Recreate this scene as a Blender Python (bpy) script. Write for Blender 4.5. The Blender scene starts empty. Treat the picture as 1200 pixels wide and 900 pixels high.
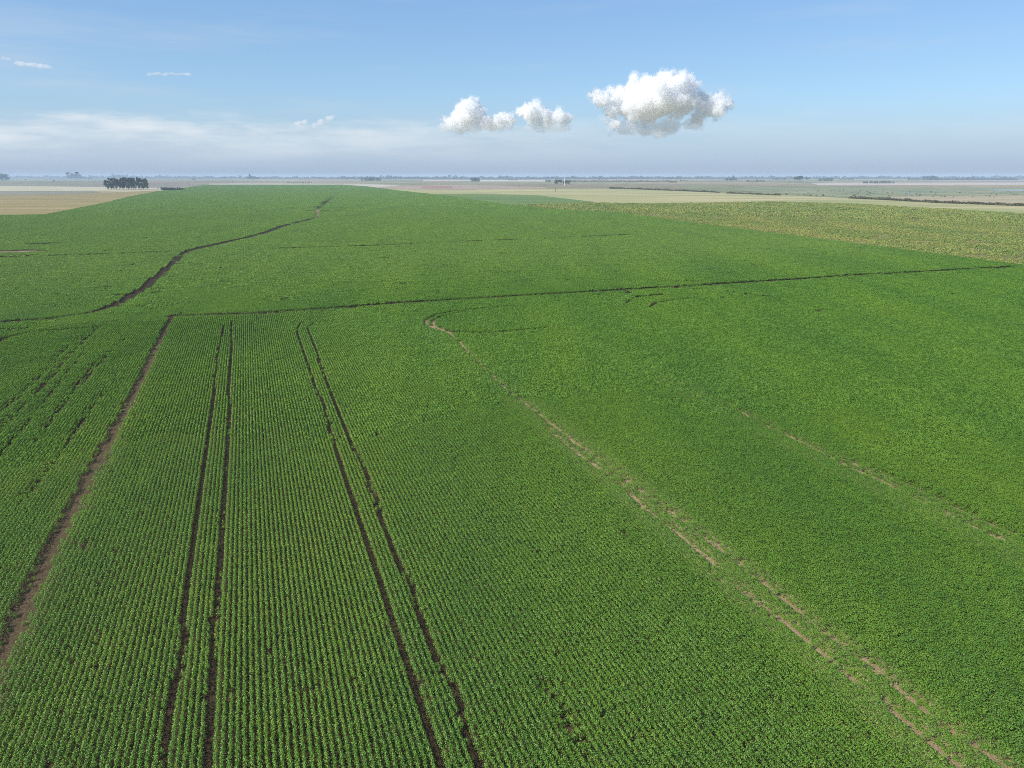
import bpy, bmesh, math, random
import numpy as np
from mathutils import Vector, Matrix
from mathutils.geometry import tessellate_polygon

# ------------------------------------------------------------------ camera, sky, sun, exposure
SC = bpy.context.scene
COL = SC.collection
R = math.radians
H = 42.0                                  # height of the camera above the crop soil
FPX, HORIZON = 832.0, 205.2               # focal length and level line, in pixels of a 1200 px wide picture
PITCH = math.atan((450 - HORIZON) / FPX)
ERAD = 7.4e6                              # earth radius with usual refraction

cam = bpy.data.cameras.new('camera')
cam.sensor_width = 36.0
cam.lens = 36.0 * FPX / 1200.0
cam.clip_start, cam.clip_end = 0.5, 200000.0
camera = bpy.data.objects.new('camera', cam)
camera.location = (0, 0, H)
camera.rotation_euler = (math.pi / 2 - PITCH, 0, 0)
COL.objects.link(camera)
SC.camera = camera

SUN_AZ, SUN_EL = -122.0, 39.0              # azimuth clockwise from the view direction
sl = bpy.data.lights.new('sun', 'SUN')
sl.energy, sl.angle, sl.color = 4.6, R(0.53), (1.0, 0.965, 0.90)
sun = bpy.data.objects.new('sun', sl)
COL.objects.link(sun)
_sd = Vector((math.sin(R(SUN_AZ)) * math.cos(R(SUN_EL)), math.cos(R(SUN_AZ)) * math.cos(R(SUN_EL)), math.sin(R(SUN_EL))))
sun.rotation_euler = (-_sd).to_track_quat('-Z', 'Y').to_euler()
sun.location = (-300, 0, 400)

world = bpy.data.worlds.new('World')
SC.world = world
world.use_nodes = True


def N(nt, kind, **kw):
    n = nt.nodes.new(kind)
    for k, v in kw.items():
        if k == 'inp':
            for a, b in v.items():
                n.inputs[a].default_value = b
        else:
            setattr(n, k, v)
    return n


def math_node(nt, op, a, b=None, c=None, clamp=False):
    n = nt.nodes.new('ShaderNodeMath')
    n.operation = op
    n.use_clamp = clamp
    for i, v in enumerate((a, b, c)):
        if v is None:
            continue
        if isinstance(v, (int, float)):
            n.inputs[i].default_value = v
        else:
            nt.links.new(v, n.inputs[i])
    return n.outputs[0]


def mapr(nt, val, a, b, c=0.0, d=1.0, smooth=True):
    n = nt.nodes.new('ShaderNodeMapRange')
    n.interpolation_type = 'SMOOTHSTEP' if smooth else 'LINEAR'
    nt.links.new(val, n.inputs[0])
    for i, v in enumerate((a, b, c, d)):
        n.inputs[i + 1].default_value = v
    return n.outputs[0]


def mixc(nt, fac, a, b):
    n = nt.nodes.new('ShaderNodeMix')
    n.data_type = 'RGBA'
    for sock, v in ((n.inputs[0], fac), (n.inputs[6], a), (n.inputs[7], b)):
        if isinstance(v, (int, float)):
            sock.default_value = v
        elif isinstance(v, tuple):
            sock.default_value = (v[0], v[1], v[2], 1)
        else:
            nt.links.new(v, sock)
    return n.outputs[2]


def build_world():
    nt = world.node_tree
    bg = nt.nodes['Background']
    sk = N(nt, 'ShaderNodeTexSky', sky_type='NISHITA', sun_disc=False)
    sk.sun_elevation, sk.sun_rotation = R(SUN_EL), R(SUN_AZ)
    sk.air_density, sk.dust_density, sk.ozone_density, sk.altitude = 1.0, 0.3, 3.0, 0.0
    tc = N(nt, 'ShaderNodeTexCoord')
    sep = N(nt, 'ShaderNodeSeparateXYZ')
    nt.links.new(tc.outputs['Generated'], sep.inputs[0])
    x, y, z = sep.outputs
    # thin layered haze low over the horizon
    hz = mapr(nt, z, 0.105, 0.0, 0.0, 0.93)
    tint = N(nt, 'ShaderNodeMix', data_type='RGBA', blend_type='MULTIPLY')      # clear blue air
    tint.inputs[0].default_value = 1.0
    nt.links.new(sk.outputs[0], tint.inputs[6])
    tint.inputs[7].default_value = (0.80, 0.93, 1.06, 1)
    even = N(nt, 'ShaderNodeValToRGB')                    # humid air evens the blue out sideways
    even.color_ramp.elements[0].position, even.color_ramp.elements[0].color = 0.05, (3.1, 4.6, 6.0, 1)
    even.color_ramp.elements[1].position, even.color_ramp.elements[1].color = 0.28, (1.75, 3.45, 6.2, 1)
    nt.links.new(z, even.inputs[0])
    up = mapr(nt, z, 0.62, 0.30, 0.0, 0.5)
    clear = mixc(nt, up, tint.outputs[2], even.outputs[0])
    col = mixc(nt, hz, clear, (3.15, 4.0, 5.2))
    col = mixc(nt, mapr(nt, z, 0.024, 0.0, 0.0, 1.0), col, (3.0, 3.75, 4.85))
    # thin white stratus bank, thickest to the left
    mp = N(nt, 'ShaderNodeMapping')
    mp.inputs['Scale'].default_value = (5.0, 5.0, 34.0)
    nt.links.new(tc.outputs['Generated'], mp.inputs[0])
    n1 = N(nt, 'ShaderNodeTexNoise', inp={'Scale': 1.0, 'Detail': 7.0, 'Roughness': 0.62})
    nt.links.new(mp.outputs[0], n1.inputs[0])
    # upper edge of the bank wanders with the noise
    zz = math_node(nt, 'ADD', z, math_node(nt, 'MULTIPLY', math_node(nt, 'SUBTRACT', n1.outputs[0], 0.5), -0.075))
    top = mapr(nt, zz, 0.078, 0.050)
    low = mapr(nt, z, 0.004, 0.050)
    left = mapr(nt, x, 0.30, -0.48, 0.16, 0.9)
    bank = math_node(nt, 'MULTIPLY', math_node(nt, 'MULTIPLY', top, low), left)
    streak = mapr(nt, n1.outputs[0], 0.32, 0.64, 0.25, 1.0)
    bank = math_node(nt, 'MULTIPLY', math_node(nt, 'MULTIPLY', bank, streak), 0.95)
    col = mixc(nt, bank, col, (6.0, 6.4, 6.7))
    # faint veils higher up
    mp2 = N(nt, 'ShaderNodeMapping')
    mp2.inputs['Scale'].default_value = (2.2, 2.2, 22.0)
    mp2.inputs['Rotation'].default_value = (0.0, 0.03, 0.4)
    nt.links.new(tc.outputs['Generated'], mp2.inputs[0])
    n2 = N(nt, 'ShaderNodeTexNoise', inp={'Scale': 1.3, 'Detail': 6.0, 'Roughness': 0.6})
    nt.links.new(mp2.outputs[0], n2.inputs[0])
    veil = math_node(nt, 'MULTIPLY', mapr(nt, n2.outputs[0], 0.48, 0.78), mapr(nt, z, 0.02, 0.09))
    veil = math_node(nt, 'MULTIPLY', veil, mapr(nt, z, 0.30, 0.12))
    col = mixc(nt, math_node(nt, 'MULTIPLY', veil, 0.35), col, (4.4, 5.0, 5.7))
    nt.links.new(col, bg.inputs[0])
    bg.inputs[1].default_value = 0.1


build_world()
SC.view_settings.view_transform = 'Standard'
SC.view_settings.look = 'None'
SC.view_settings.gamma = 1.0
SC.view_settings.use_curve_mapping = False
SC.view_settings.exposure = 0.45
CY = SC.cycles
CY.max_bounces, CY.diffuse_bounces, CY.glossy_bounces, CY.transmission_bounces = 70, 3, 2, 4
CY.volume_bounces, CY.transparent_max_bounces = 56, 8
CY.use_denoising = False
CY.use_adaptive_sampling = False
CY.sample_clamp_indirect = 1.6
CY.pixel_filter_type = 'BLACKMAN_HARRIS'
CY.filter_width = 1.0

# ------------------------------------------------------------------ ground geometry
CP, SP = math.cos(PITCH), math.sin(PITCH)


def zc(d2):
    return -d2 / (2 * ERAD)


def ray(px, py):
    u, v = (px - 600) / FPX, (py - 450) / FPX
    return Vector((u, CP - v * SP, -(SP + v * CP)))


def gp(px, py):
    """Ground point seen at a picture position (1200 x 900), on the curved ground."""
    d = ray(px, py)
    hl = math.hypot(d.x, d.y)
    t = -d.z / hl
    q = t * t - 2 * H / ERAD
    dist = ERAD * (t - math.sqrt(q)) if q > 0 else ERAD * t
    return np.array((d.x / hl * dist, d.y / hl * dist))


NSEC = 72
RINGS = [0.0] + [250.0 * (1.13 ** k) for k in range(40)]
RINGS = [r for r in RINGS if r < 31000] + [31000.0]
HALF = math.pi / NSEC


def cell_z(x, y):
    """Height of the faceted ground (sectors x rings) at a point."""
    a = math.atan2(x, y)
    k = math.floor((a + HALF) / (2 * HALF))
    m = k * 2 * HALF
    s = (x * math.sin(m) + y * math.cos(m)) / math.cos(HALF)
    s = max(0.0, min(s, RINGS[-1]))
    i = min(max(int(np.searchsorted(RINGS, s)) - 1, 0), len(RINGS) - 2)
    z0, z1 = zc(RINGS[i] ** 2), zc(RINGS[i + 1] ** 2)
    return z0 + (z1 - z0) * (s - RINGS[i]) / (RINGS[i + 1] - RINGS[i])


def cell_z_np(x, y):
    a = np.arctan2(x, y)
    m = np.floor((a + HALF) / (2 * HALF)) * 2 * HALF
    s = (x * np.sin(m) + y * np.cos(m)) / math.cos(HALF)
    r = np.array(RINGS)
    return np.interp(s, r, zc(r ** 2))


def cells():
    for k in range(NSEC):
        a0, a1 = (2 * k - 1) * HALF, (2 * k + 1) * HALF
        for i in range(len(RINGS) - 1):
            r0, r1 = RINGS[i], RINGS[i + 1]
            p = [(r1 * math.sin(a0), r1 * math.cos(a0)), (r1 * math.sin(a1), r1 * math.cos(a1))]
            if r0 > 0:
                p += [(r0 * math.sin(a1), r0 * math.cos(a1)), (r0 * math.sin(a0), r0 * math.cos(a0))]
            else:
                p += [(0.0, 0.0)]
            yield p


CELLS = list(cells())
CELL_BB = np.array([[min(q[0] for q in c), min(q[1] for q in c), max(q[0] for q in c), max(q[1] for q in c)] for c in CELLS])


def ccw(p):
    s = sum(p[i][0] * p[(i + 1) % len(p)][1] - p[(i + 1) % len(p)][0] * p[i][1] for i in range(len(p)))
    return list(p) if s > 0 else list(p)[::-1]


def clip(sub, con):
    out = list(sub)
    for i in range(len(con)):
        ax, ay = con[i]
        bx, by = con[(i + 1) % len(con)]
        src, out = out, []
        if not src:
            return out
        side = [(bx - ax) * (q[1] - ay) - (by - ay) * (q[0] - ax) for q in src]
        for j in range(len(src)):
            p, q, sp, sq = src[j - 1], src[j], side[j - 1], side[j]
            if (sp >= 0) != (sq >= 0):
                t = sp / (sp - sq)
                out.append((p[0] + t * (q[0] - p[0]), p[1] + t * (q[1] - p[1])))
            if sq >= 0:
                out.append(q)
    return out


def mesh_obj(name, verts, faces, mats, parent=None, mat_idx=None, link=True):
    me = bpy.data.meshes.new(name)
    me.from_pydata(verts, [], faces)
    for m in (mats if isinstance(mats, (list, tuple)) else [mats]):
        me.materials.append(m)
    if mat_idx is not None:
        me.polygons.foreach_set('material_index', mat_idx)
    me.update()
    o = bpy.data.objects.new(name, me)
    if link:
        COL.objects.link(o)
    if parent:
        o.parent = parent
    return o


def tag(o, label=None, cat=None, group=None, kind=None):
    if label:
        o['label'] = label
    if cat:
        o['category'] = cat
    if group:
        o['group'] = group
    if kind:
        o['kind'] = kind
    return o


def sheet(name, poly, z, mat, label, cat='field'):
    """A flush ground sheet: the polygon cut along the ground's own facets, z metres above them."""
    tris = tessellate_polygon([[Vector((p[0], p[1], 0)) for p in poly]])
    vs, fs = [], []
    for t in tris:
        tri = ccw([tuple(map(float, poly[i])) for i in t])
        bb = (min(p[0] for p in tri), min(p[1] for p in tri), max(p[0] for p in tri), max(p[1] for p in tri))
        hit = np.nonzero((CELL_BB[:, 0] <= bb[2]) & (CELL_BB[:, 2] >= bb[0]) & (CELL_BB[:, 1] <= bb[3]) & (CELL_BB[:, 3] >= bb[1]))[0]
        for h in hit:
            c = clip(tri, ccw(CELLS[h]))
            if len(c) < 3:
                continue
            ar = abs(sum(c[i][0] * c[(i + 1) % len(c)][1] - c[(i + 1) % len(c)][0] * c[i][1] for i in range(len(c))))
            if ar < 0.02:
                continue
            b = len(vs)
            vs += [(p[0], p[1], cell_z(p[0], p[1]) + z) for p in c]
            fs.append(list(range(b, b + len(c))))
    o = mesh_obj(name, vs, fs, mat)
    return tag(o, label, cat, kind='structure')


def pix(*pts):
    return [tuple(gp(*p)) for p in pts]


# ------------------------------------------------------------------ materials
def new_mat(name):
    m = bpy.data.materials.new(name)
    m.use_nodes = True
    nt = m.node_tree
    bs = nt.nodes['Principled BSDF']
    bs.inputs['Roughness'].default_value = 0.9
    bs.inputs['Specular IOR Level'].default_value = 0.15
    return m, nt, bs


def pos_noise(nt, scale, detail=4.0, rough=0.6, rot=0.0, stretch=(1, 1, 1), off=(0, 0, 0), dist=0.0):
    g = N(nt, 'ShaderNodeNewGeometry')
    mp = N(nt, 'ShaderNodeMapping')
    mp.vector_type = 'POINT'
    mp.inputs['Scale'].default_value = stretch
    mp.inputs['Rotation'].default_value = (0, 0, rot)
    mp.inputs['Location'].default_value = off
    nt.links.new(g.outputs['Position'], mp.inputs[0])
    n = N(nt, 'ShaderNodeTexNoise', inp={'Scale': scale, 'Detail': detail, 'Roughness': rough, 'Distortion': dist})
    nt.links.new(mp.outputs[0], n.inputs[0])
    return n.outputs[0]


def ramp(nt, fac, stops):
    n = N(nt, 'ShaderNodeValToRGB')
    cr = n.color_ramp
    while len(cr.elements) < len(stops):
        cr.elements.new(0.5)
    for e, (p, c) in zip(cr.elements, stops):
        e.position = p
        e.color = (c[0], c[1], c[2], 1)
    nt.links.new(fac, n.inputs[0])
    return n.outputs[0]


def field_mat(name, c0, c1, c2, scale=0.02, rot=0.3, stretch=(1, 1, 1), fine=0.35):
    m, nt, bs = new_mat(name)
    a = pos_noise(nt, scale, 6, 0.65, rot, stretch, (31, 7, 0))
    col = ramp(nt, a, [(0.30, c0), (0.5, c1), (0.70, c2)])
    b = pos_noise(nt, fine, 5, 0.7)
    k = mapr(nt, b, 0.3, 0.72, 0.72, 1.22, False)
    mul = N(nt, 'ShaderNodeMix', data_type='RGBA', blend_type='MULTIPLY')
    mul.inputs[0].default_value = 1.0
    nt.links.new(col, mul.inputs[6])
    nt.links.new(k, mul.inputs[7])
    nt.links.new(mul.outputs[2], bs.inputs['Base Color'])
    bp = N(nt, 'ShaderNodeBump', inp={'Strength': 0.6, 'Distance': 0.4})
    nt.links.new(b, bp.inputs['Height'])
    nt.links.new(bp.outputs[0], bs.inputs['Normal'])
    return m


_vp = ray(287, HORIZON)
ROW_AZ = math.atan2(_vp.x, _vp.y)                       # direction of the crop rows
RD = np.array((math.sin(ROW_AZ), math.cos(ROW_AZ)))     # along a row
RN = np.array((RD[1], -RD[0]))                          # across the rows, to the right

HA, HB = gp(200, 372), gp(1000, 324)
HD = (HB - HA) / np.linalg.norm(HB - HA)                # along the headland track
HN = np.array((-HD[1], HD[0]))                          # away from the camera


def soil_mat():
    m, nt, bs = new_mat('field_soil')
    a = pos_noise(nt, 0.9, 8, 0.7)
    b = pos_noise(nt, 7.0, 6, 0.75, off=(3, 9, 1))
    c = pos_noise(nt, 0.05, 3, 0.5, off=(13, 4, 1))
    base = ramp(nt, a, [(0.28, (0.010, 0.007, 0.003)), (0.5, (0.028, 0.018, 0.007)), (0.72, (0.085, 0.057, 0.025))])
    straw = mapr(nt, b, 0.46, 0.62)
    gx = N(nt, 'ShaderNodeNewGeometry')
    dx = N(nt, 'ShaderNodeVectorMath', operation='DOT_PRODUCT')
    dx.inputs[1].default_value = (RN[0], RN[1], 0)
    nt.links.new(gx.outputs['Position'], dx.inputs[0])
    # old straw litter: thick in the rows at the right, thin in the dark ones at the left
    # bleached straw lies along the two old double tracks at the right
    litter = None
    for q in ((955, 748), (1100, 601)):
        sq = float(gp(*q) @ RN)
        near = mapr(nt, math_node(nt, 'ABSOLUTE', math_node(nt, 'SUBTRACT', dx.outputs['Value'], sq)), 2.2, 4.6, 0.95, 0.08)
        litter = near if litter is None else math_node(nt, 'MAXIMUM', litter, near)
    s0 = float(gp(120, 532) @ RN)                         # the wide bare strip at the left
    near_strip = mapr(nt, math_node(nt, 'ABSOLUTE', math_node(nt, 'SUBTRACT', dx.outputs['Value'], s0)), 2.0, 5.0, 0.20, 0.0)
    litter = math_node(nt, 'MAXIMUM', litter, near_strip)
    dn = N(nt, 'ShaderNodeVectorMath', operation='DOT_PRODUCT')
    dn.inputs[1].default_value = (HN[0], HN[1], 0)
    nt.links.new(gx.outputs['Position'], dn.inputs[0])
    hd = float(HA @ HN)
    litter = math_node(nt, 'MULTIPLY', litter, mapr(nt, dn.outputs['Value'], hd - 45, hd - 15, 1.0, 0.15))
    straw = math_node(nt, 'MULTIPLY', straw, math_node(nt, 'MULTIPLY', litter, mapr(nt, c, 0.35, 0.6, 0.6, 1.0)))
    base = mixc(nt, math_node(nt, 'MULTIPLY', litter, 0.7), base, (0.34, 0.245, 0.13))
    col = mixc(nt, straw, base, (0.52, 0.40, 0.23))
    nt.links.new(col, bs.inputs['Base Color'])
    bp = N(nt, 'ShaderNodeBump', inp={'Strength': 0.8, 'Distance': 0.12})
    nt.links.new(b, bp.inputs['Height'])
    nt.links.new(bp.outputs[0], bs.inputs['Normal'])
    return m



def leaf_mat(name, stops, rot, rscale=0.035, trans=0.28, gloss=0.05, jit=0.30, yellow=None, paler=None):
    """Leaves: colour varies plant to plant and in broad patches of the field."""
    m = bpy.data.materials.new(name)
    m.use_nodes = True
    nt = m.node_tree
    nt.nodes.clear()
    out = N(nt, 'ShaderNodeOutputMaterial')
    a = pos_noise(nt, rscale, 5, 0.62, rot, (1.0, 0.22, 1.0), (5, 3, 0))
    b = pos_noise(nt, 0.6, 4, 0.65, off=(1, 8, 0))
    oi = N(nt, 'ShaderNodeObjectInfo')
    f = math_node(nt, 'ADD', math_node(nt, 'MULTIPLY', a, 0.62), math_node(nt, 'MULTIPLY', b, 0.38))
    f = math_node(nt, 'ADD', f, math_node(nt, 'MULTIPLY', math_node(nt, 'SUBTRACT', oi.outputs['Random'], 0.5), jit * 0.55))
    tn = N(nt, 'ShaderNodeAttribute', attribute_name='tone')
    f = math_node(nt, 'ADD', f, math_node(nt, 'MULTIPLY', tn.outputs['Fac'], 0.085))
    col = ramp(nt, f, stops)
    if paler:  # far crop's brightening by light and haze, put into the leaf colour
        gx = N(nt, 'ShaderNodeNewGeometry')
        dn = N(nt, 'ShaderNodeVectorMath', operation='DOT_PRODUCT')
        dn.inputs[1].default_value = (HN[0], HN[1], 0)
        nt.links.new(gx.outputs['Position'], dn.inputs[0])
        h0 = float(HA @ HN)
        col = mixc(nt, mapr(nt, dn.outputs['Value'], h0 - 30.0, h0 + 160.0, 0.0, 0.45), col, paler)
    if yellow:
        y = pos_noise(nt, 0.02, 6, 0.7, rot, (1.6, 0.5, 1.0), (40, 13, 0))
        col = mixc(nt, mapr(nt, y, 0.50, 0.74, 0.0, 0.75), col, yellow)
    df = N(nt, 'ShaderNodeBsdfDiffuse')
    tr = N(nt, 'ShaderNodeBsdfTranslucent')
    gl = N(nt, 'ShaderNodeBsdfGlossy', inp={'Roughness': 0.5})
    nt.links.new(col, df.inputs[0])
    tcol = mixc(nt, 0.35, col, (0.22, 0.32, 0.03))
    nt.links.new(tcol, tr.inputs[0])
    m1 = N(nt, 'ShaderNodeMixShader', inp={0: trans})
    nt.links.new(df.outputs[0], m1.inputs[1])
    nt.links.new(tr.outputs[0], m1.inputs[2])
    m2 = N(nt, 'ShaderNodeMixShader', inp={0: gloss})
    nt.links.new(m1.outputs[0], m2.inputs[1])
    nt.links.new(gl.outputs[0], m2.inputs[2])
    nt.links.new(m2.outputs[0], out.inputs[0])
    return m


# ------------------------------------------------------------------ rows and tracks, in ground metres
TRACKS = []     # (points, half width, continuity 0..1)


def track(pts, hw, cont=1.0, step=6.0, wig=0.0, seed=0):
    g = np.array([gp(*p) for p in pts])
    # resample and add a slight wander
    out = []
    rnd = np.random.default_rng(seed + len(TRACKS))
    for a, b in zip(g[:-1], g[1:]):
        n = max(1, int(np.linalg.norm(b - a) / step))
        for i in range(n):
            out.append(a + (b - a) * i / n)
    out.append(g[-1])
    out = np.array(out)
    if wig:
        w = rnd.normal(0, wig, out.shape)
        w = (w + np.roll(w, 1, 0)) / 1.5
        out = out + w
    TRACKS.append((out, hw, cont))


track([(202, 371), (178, 420), (150, 478), (120, 532), (90, 590), (60, 650), (30, 713), (2, 775), (-45, 870), (-80, 950)], 0.90, 1.0, 3, 0.10)
track([(262, 383), (254, 430), (247, 500), (233, 598), (224, 655), (218, 700), (215.5, 755), (209, 800), (202, 840), (195.5, 893), (187, 960)], 0.33, 0.95, 3, 0.07)
track([(272, 378), (270, 440), (267.5, 500), (262, 589), (255.5, 680), (252, 740), (247, 800), (245, 900), (241, 970)], 0.33, 0.95, 3, 0.07)
track([(348, 388), (360, 425), (378, 475), (400, 544), (418, 602), (427, 633), (447, 687), (455, 718), (475.5, 775.5), (491, 815), (502, 855), (516, 898), (534, 955)], 0.33, 0.97, 3, 0.07)
track([(400, 376), (384, 378), (368, 381), (361, 387), (370, 412), (384, 450), (402, 500), (431, 562), (449, 615), (467, 660), (482, 695), (491, 722), (507, 762), (529, 811), (540, 842), (558, 893), (580, 955)], 0.33, 0.97, 3, 0.07)
track([(390, 372), (370, 375), (352, 381), (348, 388)], 0.4, 0.9, 3, 0.05)
# paler, broken pair running to the lower right
track([(528, 392), (560, 425), (590, 455), (620, 478), (650, 502), (680, 524), (705, 541), (740, 568), (765, 587), (800, 612), (820, 629), (842, 644), (880, 671), (918, 704), (947, 729), (989, 758), (1040, 796), (1071, 827), (1120, 864), (1171, 899), (1240, 955)], 0.40, 0.79, 3, 0.10)
track([(640, 500), (662, 520), (689, 542), (727, 569), (756, 596), (791, 624), (831, 658), (873, 696), (920, 731), (956, 762), (978, 780), (1009, 809), (1049, 838), (1076, 862), (1107, 889), (1170, 950)], 0.37, 0.74, 3, 0.10)
# second broken pair, farther right
track([(868, 484), (905, 503), (950, 526), (969, 535), (1004, 553), (1040, 569), (1102, 600), (1138, 618), (1196, 644), (1290, 690)], 0.44, 0.79, 3, 0.12)
track([(1000, 545), (1044, 562), (1089, 580), (1129, 602), (1160, 616), (1187, 627), (1215, 638), (1300, 676)], 0.40, 0.74, 3, 0.12)
# headland track
track([(200, 372), (300, 368.5), (400, 361.5), (500, 354.5), (600, 348.5), (700, 342.5), (800, 337), (900, 330.5), (1000, 324), (1100, 318.5), (1190, 313.5)], 1.9, 1.3, 6, 0.12)
track([(215, 371), (330, 369), (415, 362.5)], 0.5, 0.7, 6, 0.2)
track([(620, 352), (760, 344), (960, 332), (1090, 323)], 0.45, 0.4, 6, 0.3)
# curving track
track([(-160, 384), (-60, 382), (0, 379.5), (50, 375.5), (100, 369), (130, 361), (150, 351)], 1.8, 1.3, 5, 0.2)
track([(150, 351), (170, 338), (185, 325), (200, 312), (212, 300), (222, 294.5)], 1.8, 1.3, 5, 0.2)
track([(222, 294.5), (250, 288), (290, 279), (312, 273), (330, 266), (350, 261), (371, 255.5)], 2.9, 1.3, 6, 0.3)
track([(373, 245), (377, 241), (383, 236), (390, 231)], 2.8, 0.9, 12, 0.4)
track([(0, 388), (60, 385), (120, 380), (200, 373.5)], 0.5, 0.75, 5, 0.3)
track([(-60, 430), (-20, 410), (5, 398), (30, 392), (60, 389), (100, 386.5)], 1.0, 0.72, 4, 0.3)
# broken wheel lines at the left
track([(-40, 545), (0, 507), (27, 478), (57, 448), (80, 420), (100, 399), (118, 383)], 0.40, 0.78, 3, 0.05)
track([(-40, 522), (0, 487), (50, 440), (75, 412), (92, 398), (112, 384)], 0.38, 0.72, 3, 0.05)
track([(60, 495), (97, 450), (125, 418), (150, 395)], 0.36, 0.6, 3, 0.05)
track([(20, 600), (70, 535), (110, 478), (135, 440)], 0.34, 0.55, 3, 0.05)
track([(-40, 580), (0, 535), (40, 487), (70, 450), (100, 412)], 0.34, 0.6, 3, 0.05)
track([(40, 520), (80, 468), (110, 428)], 0.34, 0.55, 3, 0.05)
track([(95, 600), (118, 555), (135, 520)], 0.34, 0.5, 3, 0.05)
# turning arcs by the headland
track([(530, 392), (510, 387), (498, 382), (500, 376), (513, 370), (535, 366.5), (565, 363), (600, 360)], 0.66, 1.0, 3, 0.1)
track([(518, 388), (507, 383), (508, 377), (520, 371.5), (545, 367)], 0.62, 1.0, 3, 0.1)
track([(520, 389.5), (545, 391.5), (580, 391.5), (612, 388.5), (640, 386)], 0.7, 0.8, 3, 0.15)
track([(735, 357), (738, 352), (748, 349.5), (775, 346)], 0.8, 0.75, 3, 0.15)
track([(760, 362), (770, 357), (790, 353), (815, 350.5)], 0.75, 0.75, 3, 0.15)
track([(212, 371), (214, 362), (222, 356), (240, 354), (345, 352)], 0.62, 0.35, 4, 0.15)
# far faint lines
track([(-120, 305), (0, 302.5), (80, 300), (150, 297.5), (196, 296)], 2.5, 0.85, 8, 0.5)
track([(28, 287), (66, 286)], 4.0, 1.0, 8, 0.2)
track([(325, 292), (440, 288.5), (540, 284), (640, 280), (735, 276)], 2.7, 0.8, 8, 0.6)
track([(318, 247.5), (345, 247.5), (366, 247.5)], 5.0, 0.6, 12, 1.0)
track([(375, 247.5), (390, 247.8), (415, 248)], 6.0, 0.95, 12, 1.0)
track([(640, 810), (655, 835), (668, 858), (680, 872)], 0.26, 0.55, 2, 0.1)

# bare washed-out spots (polygons in ground metres)
BARE = [pix((-60, 297.3), (-20, 298), (30, 297), (62, 294.6), (40, 293.6), (0, 294.6), (-60, 294.8)),
        pix((368.6, 246.0), (371.5, 244.5), (374.5, 245.4), (375.2, 248), (374.0, 252), (374.8, 257), (372.6, 257), (372.2, 252.5), (370.4, 256.5), (368.6, 256.2), (370.4, 250.8)),
        pix((203, 373.5), (222, 372.2), (221, 370), (205, 370))]

SOY = pix((-420, 254), (0, 252.5), (50, 252), (80, 247), (115, 240), (150, 231.3), (180, 225), (205, 222), (228, 218.5), (245, 216.6),
          (400, 216.6), (430, 218.6), (465, 223.2), (520, 229.5), (600, 241), (650, 245.5), (730, 250), (800, 260), (900, 273),
          (1000, 285.5), (1100, 299), (1200, 312), (1420, 340)) + [(420.0, 60.0), (330.0, -40.0), (-330.0, -40.0), (-420.0, 60.0)]
WEED = pix((600, 240.6), (640, 239.5), (700, 238), (760, 239), (830, 238), (900, 236.5), (1000, 239), (1100, 245), (1200, 251), (1450, 266),
           (1450, 344), (1200, 311.6), (1100, 298.6), (1000, 285), (900, 272.6), (800, 259.6), (730, 249.6), (650, 245.2))
GREEN2 = pix((466, 223.4), (490, 228), (560, 227.3), (630, 229), (700, 237), (640, 239.4), (600, 240.4), (520, 229.3))
STRAW = pix((440, 220.5), (520, 223), (560, 222), (640, 221), (700, 221), (760, 222.5), (850, 226), (900, 228), (1000, 232.5),
            (1100, 238), (1200, 241.5), (1450, 250), (1450, 265.5), (1200, 250.8), (1100, 244.8), (1000, 238.8), (900, 236.3), (830, 237.8),
            (760, 238.8), (700, 237.8), (630, 228.8), (560, 227.2), (490, 227.8), (466, 223.2))

# ------------------------------------------------------------------ the setting
M_soil = soil_mat()
M_plain = bpy.data.materials.new('plain_ground')


def plain_ground():
    m, nt, bs = new_mat('plain_ground')
    g = N(nt, 'ShaderNodeNewGeometry')
    mp = N(nt, 'ShaderNodeMapping')
    mp.inputs['Scale'].default_value = (0.0011, 0.00075, 0)
    mp.inputs['Rotation'].default_value = (0, 0, 0.35)
    nt.links.new(g.outputs['Position'], mp.inputs[0])
    v = N(nt, 'ShaderNodeTexVoronoi', distance='CHEBYCHEV', inp={'Scale': 1.0, 'Randomness': 0.8})
    nt.links.new(mp.outputs[0], v.inputs['Vector'])
    sp = N(nt, 'ShaderNodeSeparateColor')
    nt.links.new(v.outputs['Color'], sp.inputs[0])
    col = ramp(nt, sp.outputs[0], [(0.0, (0.16, 0.21, 0.09)), (0.25, (0.34, 0.26, 0.14)), (0.45, (0.12, 0.18, 0.075)),
                                   (0.62, (0.40, 0.33, 0.19)), (0.8, (0.22, 0.15, 0.10)), (1.0, (0.27, 0.29, 0.13))])
    b = pos_noise(nt, 0.01, 7, 0.7)
    mul = N(nt, 'ShaderNodeMix', data_type='RGBA', blend_type='MULTIPLY')
    mul.inputs[0].default_value = 1.0
    nt.links.new(col, mul.inputs[6])
    nt.links.new(mapr(nt, b, 0.3, 0.7, 0.65, 1.25), mul.inputs[7])
    nt.links.new(mul.outputs[2], bs.inputs['Base Color'])
    return m


M_plain = plain_ground()
vs, fs = [], []
for c in CELLS:
    b = len(vs)
    vs += [(p[0], p[1], cell_z(p[0] * 0.99999999, p[1] * 0.99999999)) for p in c]
    fs.append(list(range(b, b + len(c)))[::-1])
# exact ring heights
vs = [(x, y, zc(min(RINGS, key=lambda r: abs(r - math.hypot(x, y))) ** 2)) for x, y, z in vs]
ground = mesh_obj('ground', vs, fs, M_plain)
bm = bmesh.new()
bm.from_mesh(ground.data)
bmesh.ops.remove_doubles(bm, verts=bm.verts, dist=0.05)
bm.to_mesh(ground.data)
bm.free()
tag(ground, 'flat patchwork plain reaching to the hazy horizon', 'ground', kind='structure')

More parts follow.
